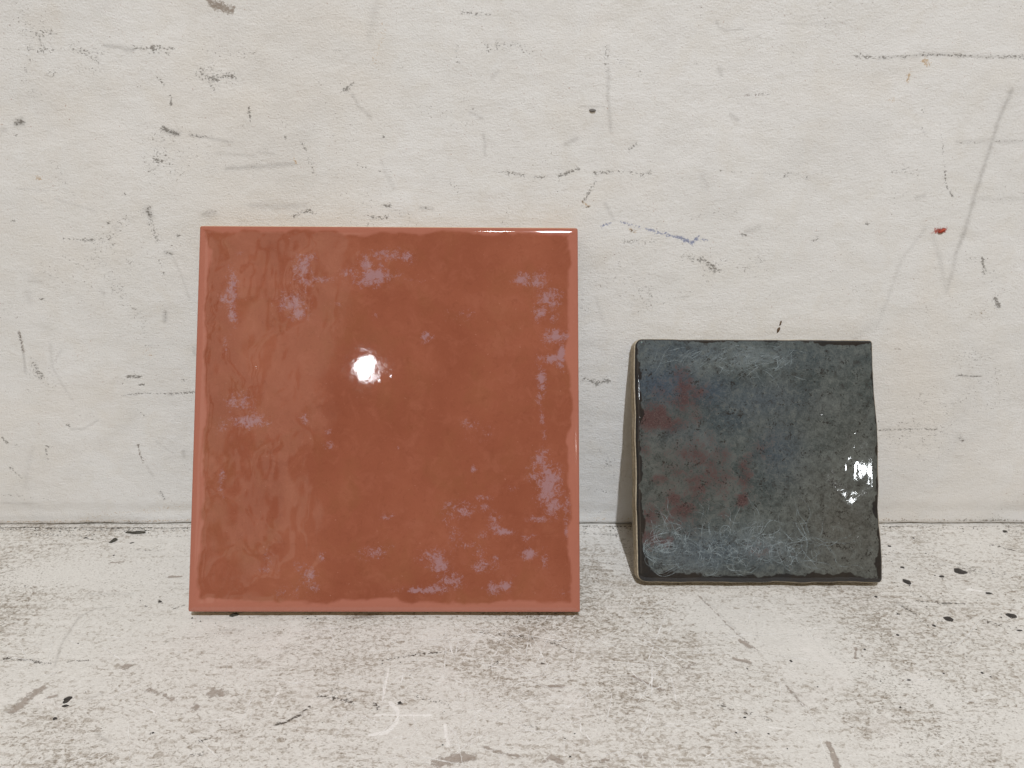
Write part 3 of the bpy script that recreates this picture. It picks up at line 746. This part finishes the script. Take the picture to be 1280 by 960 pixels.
def glaze2_material():
    s = NT('slate_green_glaze')
    a = s.attr('paint')
    b = s.attr('tone')
    fine = s.noise(1700, 4, .65)
    med = s.noise(420, 6, .7, dist=.5)
    big = s.noise(70, 5, .65, dist=.6)
    base = s.mix(s.mapr(big, .38, .62), (.042, .056, .057), (.094, .108, .103))
    base = s.mix(s.math('MULTIPLY', b[1], .7), base, (.160, .190, .200))
    base = s.mix(s.math('MULTIPLY', a[1], .95), base, (.050, .074, .106))
    base = s.mix(s.math('MULTIPLY', b[0], .75), base, (.105, .096, .080))
    base = s.mix(s.mapr(med, .50, .66, 0, .6), base, (.135, .148, .140))
    base = s.mix(s.mapr(med, .47, .34, 0, .7), base, (.036, .036, .035))
    v = s.math('ADD', s.math('MULTIPLY', a[0], .8), s.math('ADD', s.math('MULTIPLY', s.math('SUBTRACT', med, .5), 1.5), s.math('MULTIPLY', s.math('SUBTRACT', fine, .5), 1.6)))
    p = s.math('MULTIPLY', s.mapr(v, .22, .62), s.mapr(a[0], .05, .3))
    c = s.mix(s.math('MULTIPLY', p, .82), base, (.076, .035, .036))
    c = s.mix(s.mapr(fine, .52, .66, 0, .22), c, (.16, .175, .17))
    c = s.mix(s.mapr(fine, .48, .34, 0, .40), c, (.028, .030, .032))
    # tiny iron specks
    vo = s.n('ShaderNodeTexVoronoi')
    jit = s.n('ShaderNodeMix', data_type='RGBA', blend_type='ADD')
    jit.inputs[0].default_value = .0022
    s.l(s.co, jit.inputs[6]); s.l(s.noise(900, 2, .6, color=True), jit.inputs[7])
    s.l(jit.outputs[2], vo.inputs['Vector'])
    vo.inputs['Scale'].default_value = 950
    sz = s.mapr(s.noise(240, 3, .6), .42, .68, .0, .54)
    dot = s.math('MULTIPLY', s.math('SUBTRACT', sz, vo.outputs['Distance']), 9, clamp=True)
    c = s.mix(s.math('MULTIPLY', dot, .75), c, (.018, .016, .016))
    rimv = s.math('ADD', a[2], s.math('MULTIPLY', s.math('SUBTRACT', med, .5), 1.3))
    rim = s.math('MULTIPLY', s.mapr(rimv, .30, .75), s.mapr(a[2], .02, .15))
    c = s.mix(s.math('MULTIPLY', rim, .93), c, s.mix(s.mapr(big, .4, .6), (.015, .016, .019), (.022, .019, .018)))
    n = s.bump(s.noise(700, 3, .5), .025, .0003)
    return s.done(c, s.mapr(med, .3, .7, .03, .05), n, .5)


g2mat = glaze2_material()
V = np.stack([Xo.ravel(), yyo.ravel(), Z.ravel()], 1)
nx = len(ex2)
Q = grid_quads(nx, nx)
loop = border(nx, nx)
P = V[loop].copy(); N = loop_normals(P[:, :2])
s_len = np.cumsum(np.hypot(*(np.roll(P[:, :2], -1, 0) - P[:, :2]).T))
drip = .00035 * fbm(4, s_len * 130, s_len * 0, 4)
q1 = P.copy(); q1[:, :2] += N * .00010; q1[:, 2] -= .0001
q2 = P.copy(); q2[:, :2] += N * .00008; q2[:, 2] = T2 - .00125 + .35 * drip - BB2 * .3
q3 = P.copy(); q3[:, :2] -= N * .0005; q3[:, 2] = q2[:, 2] - .0003
V, Q, _ = skirt(V, Q, loop, [q1, q2, q3])
glaze2 = mesh_from('glaze', V, Q, g2mat, t2)
at = np.zeros((len(V), 3), np.float32)
at[:nx * nx] = np.stack([np.clip(blob_field(X, yy, RED, f2, K2 * 1.35) * (1.0 + .45 * fbm(320, X * 150, yy * 150, 4, .65)), 0, 1.2).ravel(), blob_field(X, yy, BLUE, f2, K2 * 1.2).ravel(), rim2.ravel()], 1)
at[nx * nx:, 2] = 1
color_attr(glaze2, 'paint', at)
at2 = np.zeros((len(V), 3), np.float32)
at2[:nx * nx, 0] = blob_field(X, yy, WARM, f2, K2 * 1.2).ravel()
HAZE = [(850,452,60,14,.55),(930,446,50,16,.9),(900,460,40,10,.6),(870,690,40,22,.5),(940,680,50,22,.6),(830,690,20,18,.5),(1000,690,40,16,.4),(820,440,20,12,.5),(880,560,30,20,.4),(845,660,25,12,.4)]
at2[:nx * nx, 1] = (blob_field(X, yy, HAZE, f2, K2 * 1.2) * (.6 + .5 * fbm(310, X * 160, yy * 160, 4, .6))).ravel()
color_attr(glaze2, 'tone', at2)
body2mat = simple('beige_clay', (.46, .40, .30), .85, .18, 800, .5, .2)
LP = P[::2, :2]
sl = s_len[::2]
wv = lambda sd, a: a * fbm(sd, sl * 140, sl * 0, 3)
zr = [T2 - .0010, T2 - .0013, T2 - .0024 + wv(5, .0002), T2 - .0034 + wv(6, .0003), T2 - .0042 + wv(7, .0003), T2 - .0050 + wv(8, .0002), .0016, .0005, 0.0]
of = [np.full(len(sl), -.0006), wv(11, .00010) + .00032, wv(12, .0001) + .00030, wv(13, .0001) - .00025, wv(14, .0001) + .0001, wv(15, .0001) - .0002, wv(16, .0001) - .0003,
      wv(17, .0001) - .0005, np.full(len(sl), -.0010)]
nl = loop_normals(LP)
of = [o_ + g_ * np.maximum(0, -nl[:, 0]) for o_, g_ in zip(of, (0, .0001, .0003, .0006, .0007, .0010, .0013, .0015, .0014))]
body2 = body_mesh('clay_body', LP, zr, of, body2mat, t2)


# ------------------------------------------------------------------ ribbons: fine threads in the glaze and scratches on the ledge
def ribbon_material(name, col, alpha, rough):
    s = NT(name)
    nz = s.noise(260, 3, .6)
    s.done(col, rough, None, .3)
    s.l(s.math('MULTIPLY', s.mapr(nz, .30, .60), alpha), s.b.inputs['Alpha'])
    return s.m


def ribbons(name, lines, mat, parent, place):
    V = []; Q = []; base = 0
    for pts, w in lines:
        p = np.asarray(pts)
        d = np.gradient(p, axis=0); d /= np.linalg.norm(d, axis=1, keepdims=True) + 1e-12
        nrm = np.stack([-d[:, 1], d[:, 0]], 1)
        tp = np.sin(np.linspace(.15, math.pi - .15, len(p)))[:, None] * w / 2
        a = p + nrm * tp; b = p - nrm * tp
        V.append(place(np.concatenate([a, b])))
        n = len(p); k = np.arange(n - 1)
        Q.append(base + np.stack([n + k, n + k + 1, k + 1, k], 1))
        base += 2 * n
    o = mesh_from(name, np.concatenate(V), np.concatenate(Q), mat, parent, False)
    o['kind'] = 'stuff'
    return o


rs = np.random.RandomState(12)


def strand(cx, cy, ang, length, curl, n=26):
    """a curling hair: heading does a random walk"""
    h = ang; p = np.array([cx, cy], float); out = [p.copy()]
    dk = rs.normal() * curl
    for i in range(n):
        dk = dk * .86 + rs.normal() * curl * .5
        h += dk
        p = p + np.array([math.cos(h), math.sin(h)]) * length / n
        out.append(p.copy())
    return np.array(out)


lines = []
bl = f2(812, 722); tr_ = f2(1045, 650)
for i in range(230):
    u_ = rs.rand(); px = 815 + 215 * u_ ** 1.15
    py = 686 + rs.normal() * 15
    cx, cy = f2(px, py)
    L = rs.uniform(.006, .022)
    lines.append((strand(cx, cy, rs.normal() * .5 + (math.pi if rs.rand() < .5 else 0), L, .16), rs.uniform(.00008, .00020)))
for i in range(40):   # loops sweeping round the left end of the lower bundle
    cx, cy = f2(822 + rs.normal() * 6, 686 + rs.normal() * 8)
    r_ = rs.uniform(.002, .0085)
    a = np.linspace(rs.uniform(.3, 1.6), rs.uniform(3.8, 6.0), 24)
    lines.append((np.stack([cx + .005 + r_ * 1.7 * np.cos(a), cy + r_ * .8 * np.sin(a)], 1), rs.uniform(.0001, .0002)))
for i in range(130):
    px = rs.uniform(805, 985); py = 449 + rs.normal() * 11
    cx, cy = f2(px, py)
    lines.append((strand(cx, cy, 0.6 + rs.normal() * .35, rs.uniform(.004, .015), .06, 16), rs.uniform(.00007, .00018)))
for i in range(70):
    px = rs.uniform(900, 985); py = 446 + rs.normal() * 12
    cx, cy = f2(px, py)
    lines.append((strand(cx, cy, rs.uniform(0, 6.3), rs.uniform(.003, .009), .12, 14), rs.uniform(.00007, .00016)))


# height of the glaze under a point, so that threads lie on the surface
zi = Z


def lift2(p):
    i = np.clip(np.searchsorted(ex2 * .0496, p[:, 0]), 0, len(ex2) - 1)
    j = np.clip(np.searchsorted(ex2 * .0496 + .0496, p[:, 1]), 0, len(ex2) - 1)
    q = p.copy()
    q[:, 0] = np.clip(q[:, 0], -.0480, .0485)
    q[:, 1] = np.clip(q[:, 1], .0012, .0975)
    return np.column_stack([q, zi[j, i] + .00005])


lines = [(p, w) for p, w in lines if np.abs(p[:, 0]).max() < .0475 and p[:, 1].min() > .0018 and p[:, 1].max() < .0970]
ribbons('glaze_threads', lines, ribbon_material('pale_threads', (.30, .355, .375, 1), .74, .25), glaze2, lift2)

lines = []


def ledge_line(pts, wpx):
    p = np.array([on_floor(*q) for q in pts], float)
    t = np.linspace(0, len(p) - 1, 14)
    q = np.stack([np.interp(t, range(len(p)), p[:, 0]), np.interp(t, range(len(p)), p[:, 1])], 1)
    q += rs.normal(size=q.shape) * .00006
    lines.append((q, wpx * .00031))


for pts in [((437, 890), (480, 905)), ((482, 832), (478, 880)), ((500, 858), (506, 835)), ((620, 800), (660, 790)), ((500, 800), (600, 798)), ((560, 905), (575, 925)), ((470, 920), (500, 895), (498, 880)),
            ((315, 832), (305, 875)), ((300, 905), (320, 860)), ((730, 845), (800, 842)), ((780, 900), (860, 910)), ((640, 850), (700, 845)), ((800, 920), (812, 890)),
            ((850, 815), (930, 816)), ((930, 790), (1000, 793)), ((1000, 875), (1008, 885)), ((660, 875), (760, 910)), ((590, 860), (640, 852)), ((950, 815), (1060, 830)), ((555, 845), (558, 800))]:
    ledge_line(pts, 1.4)
for i in range(240):
    px = rs.uniform(0, 1280) if rs.rand() < .35 else rs.normal() * 130 + 640
    py = rs.uniform(775, 955)
    a = rs.choice([0, 0, 0, 1.3, -1.2, .5, -.5]) + rs.normal() * .18
    L = rs.uniform(8, 55) if i % 4 else rs.uniform(40, 110)
    ledge_line(((px, py), (px + L * math.cos(a) * .5, py + L * math.sin(a) * .5 + rs.normal() * 1.5), (px + L * math.cos(a), py + L * math.sin(a))), rs.uniform(.6, 1.7))
for q, w in lines:
    q[:, 1] = np.clip(q[:, 1], -.3, -.006)


def lift_ledge(p):
    i = np.clip(np.searchsorted(lx, p[:, 0]), 0, len(lx) - 1)
    j = np.clip(np.searchsorted(ly, p[:, 1]), 0, len(ly) - 1)
    return np.column_stack([p, lz[j, i] + .00006])


ribbons('scratches', lines, ribbon_material('scratch_white', (.82, .80, .77, 1), .9, .6), ledge, lift_ledge)


# ------------------------------------------------------------------ paint drops, chips and crumbs
def lump(name, mat, parent, cx, cy, cz, rx, ry, h, rot=0, seed=0, plane='floor', rough=.22, n=18):
    """a low irregular dome; on the floor or on the wall"""
    r = np.random.RandomState(seed)
    ang = np.linspace(0, 2 * math.pi, n, endpoint=False)
    wob = 1 + rough * sum(r.normal() * np.cos(k * ang + r.rand() * 6.3) / k for k in range(1, 6))
    V = []; 
    for f_, z_ in ((1.0, 0.0), (.93, .55), (.6, .92)):
        V.append(np.stack([rx * f_ * wob * np.cos(ang), ry * f_ * wob * np.sin(ang), np.full(n, h * z_) * (1 + .25 * r.normal(size=n) * (z_ > 0))], 1))
    V.append(np.array([[0, 0, h]]))
    V = np.concatenate(V)
    c, s_ = math.cos(rot), math.sin(rot)
    V[:, :2] = V[:, :2] @ np.array([[c, s_], [-s_, c]])
    if plane == 'wall':
        V = np.stack([V[:, 0], -V[:, 2], V[:, 1]], 1)
    a = np.arange(n); b = np.roll(a, -1)
    Q = np.concatenate([np.stack([a, b, n + b, n + a], 1), np.stack([n + a, n + b, 2 * n + b, 2 * n + a], 1)])
    tr = np.stack([2 * n + a, 2 * n + b, np.full(n, 3 * n)], 1)
    o = mesh_from(name, V, Q, mat, parent, True, tris=tr)
    o.location = (cx, cy, cz)
    return o


def floor_z(x, y):
    return float(lz[min(np.searchsorted(ly, y), len(ly) - 1), min(np.searchsorted(lx, x), len(lx) - 1)])


black = simple('dried_black_paint', (.035, .030, .026), .55, .4, 1500, .5)
brown = simple('rust_brown', (.13, .085, .05), .7, .5, 1500, .5)
for i, (px, py, rx, ry, rot) in enumerate([(1200, 713, 6.5, 6, -.3), (1134, 727, 4.2, 5.5, .2), (1186, 773, 5, 4.6, 0), (1264, 769, 5.2, 4.4, -.5), (1256, 664, 2.6, 2.4, -.4), (1128, 709, 2.2, 2, 0),
                                            (1177, 720, 3, 2, 0), (1236, 741, 3.2, 2.2, -.3), (1095, 745, 1.8, 2, 0), (1168, 781, 2, 2, 0), (1112, 683, 1.8, 1.8, 0), (1142, 672, 1.3, 1.3, 0),
                                            (1122, 793, 1.5, 1.8, 0), (989, 825, 1.6, 1.8, 0), (1137, 849, 2, 1.2, 0), (1227, 841, 1.4, 1.5, 0), (931, 896, 1.8, 1.2, 0), (1081, 811, 1.3, 1.4, 0),
                                            (83, 874, 4.6, 4.4, .3), (81, 882, 3.4, 1.8, 0), (68, 898, 2.2, 2.2, 0), (200, 751, 2.2, 1.6, 0), (107, 672, 2.2, 1.2, 0), (500, 878, 2, 2, 0),
                                            (165, 678, 2, 1.4, .4), (142, 694, 1.2, 1, 0), (191, 915, 1.4, 1, 0), (1275, 788, 3, 1.2, 0), (920, 915, 1.2, 1.1, 0), (961, 916, 1.2, 1, 0)]):
    x, y = on_floor(px, py)
    x = float(x); y = float(y)
    k = (CAM_H ** 2 + (y + CAM_D) ** 2 + x * x) ** .5 / F_PX
    lump('paint_drop_mark_or_hole', black, ledge, x, y, floor_z(x, y) - .00003, rx * k, ry * k * .95, .00022, rot, 40 + i, 'floor')
# raised wall marks; the dark grey one paints a hole's shade on a lump
for i, (px, py, rx, ry, rot, nm, m) in enumerate([(741, 138, 3.6, 1.7, 0, 'paint_drop_mark_or_hole', simple('grey_hole_shade', (.17, .16, .15), .7)), (973, 413, 1.7, 3.4, -.25, 'paint_drop_mark_or_hole', brown), (976, 404, 1.0, 3.2, -.2, 'paint_drop_mark_or_hole', brown),
                                                  (1178, 288, 3.6, 2.4, .3, 'paint_drop_mark_or_hole', simple('red_wax', (.33, .05, .025), .5, .5))]):
    x, z = on_wall(px, py)
    k = .00036
    lump(nm, m, wall, float(x), .0004, float(z), rx * k, ry * k, .0005, rot, 90 + i, 'wall')


def crumb(px, py, L, W, H, rot, label, seed, mat=black):
    """a loose faceted flake"""
    import bmesh
    x, y = on_floor(px, py)
    x = float(x); y = float(y)
    r = random.Random(seed)
    bm = bmesh.new()
    n = 9
    rings = []
    for z, f_ in ((0, .8), (.45, 1.0), (.85, .75), (1, .4)):
        ring = []
        for k in range(n):
            a = 2 * math.pi * k / n
            ex_ = 1 + .28 * r.uniform(-1, 1)
            ring.append(bm.verts.new((L / 2 * f_ * ex_ * math.cos(a), W / 2 * f_ * ex_ * math.sin(a) + .25 * W * math.sin(2.4 * math.cos(a)), H * z * (1 + .25 * r.uniform(-1, 1)) if z else 0)))
        rings.append(ring)
    for A, B_ in zip(rings[:-1], rings[1:]):
        for k in range(n):
            bm.faces.new((A[k], A[(k + 1) % n], B_[(k + 1) % n], B_[k]))
    bm.faces.new(rings[-1]); bm.faces.new(rings[0][::-1])
    me = bpy.data.meshes.new('paint_crumb')
    bm.to_mesh(me); bm.free()
    me.materials.append(mat)
    o = link(bpy.data.objects.new('paint_crumb', me))
    o.location = (x, y, floor_z(x, y) - .00002)
    o.rotation_euler = (0, 0, rot)
    o['label'] = label
    o['category'] = 'crumb'
    o['group'] = 'dark crumbs lying on the ledge'


darkc = simple('dark_crumb', (.055, .050, .038), .6, .5, 1200, .6)
crumb(171, 666, .0098, .0018, .0009, -.12, 'long thin dark sliver on the ledge by the wall, left of the terracotta tile', 3, darkc)
crumb(142, 676, .0036, .0022, .0009, .5, 'short dark crumb just left of and in front of the long dark sliver', 8, darkc)
crumb(293, 768.6, .0032, .0018, .0009, 0, 'small black crumb poking out from under the bottom edge of the terracotta tile', 5, darkc)

# ---- fine grit that has gathered along the joint and lies about on the ledge: far too many grains to count
rg = np.random.RandomState(77)
pts = []
for i in range(1500):
    u_ = rg.rand()
    if u_ < .30:
        px, py = rg.uniform(-10, 236), 658 + abs(rg.normal()) * 5
    elif u_ < .40:
        px, py = rg.uniform(728, 800), 655 + abs(rg.normal()) * 5
    elif u_ < .47:
        px, py = rg.uniform(1102, 1285), 658 + abs(rg.normal()) * 4
    elif u_ < .75:
        px, py = rg.uniform(1090, 1285), rg.uniform(660, 850)
    elif u_ < .82:
        px, py = rg.uniform(240, 720), 770 + abs(rg.normal()) * 4
    else:
        px, py = rg.uniform(-10, 1290), rg.uniform(690, 960)
    x, y = on_floor(px, py)
    if y > -.0004:
        continue
    pts.append((float(x), float(y), rg.lognormal(math.log(.00018), .45), rg.rand()))
base_v = np.array([(1, 0, 0), (-.5, .87, 0), (-.5, -.87, 0), (.5, .6, .7), (-.8, .1, .8), (.2, -.7, .75), (0, 0, 1.1)])
base_t = np.array([(0, 3, 1 * 0 + 5), (0, 1, 3), (1, 4, 3), (1, 2, 4), (2, 5, 4), (2, 0, 5), (3, 4, 6), (4, 5, 6), (5, 3, 6)])
for nm, lo, hi, mt in (('dark_grit', 0, .45, darkc), ('pale_grit', .45, 1.01, simple('pale_grit', (.50, .46, .40), .8, .35, 1500, .3))):
    VV = []; TT = []; b_ = 0
    for x, y, r_, c_ in pts:
        if not lo <= c_ < hi:
            continue
        a_ = rg.rand() * 6.28
        m_ = np.array([[math.cos(a_), math.sin(a_)], [-math.sin(a_), math.cos(a_)]])
        q = base_v * r_ * (1 + .3 * rg.normal(size=(7, 3)))
        q[:, :2] = q[:, :2] @ m_ * (1.2 if nm == 'pale_grit' else 1)
        q[:, 2] = q[:, 2] * .7 + floor_z(x, y) - .00002
        q[:, 0] += x; q[:, 1] += y
        VV.append(q); TT.append(base_t + b_); b_ += 7
    g = mesh_from(nm, np.concatenate(VV), np.zeros((0, 4)), mt, ledge, False, tris=np.concatenate(TT))
    g['kind'] = 'stuff'
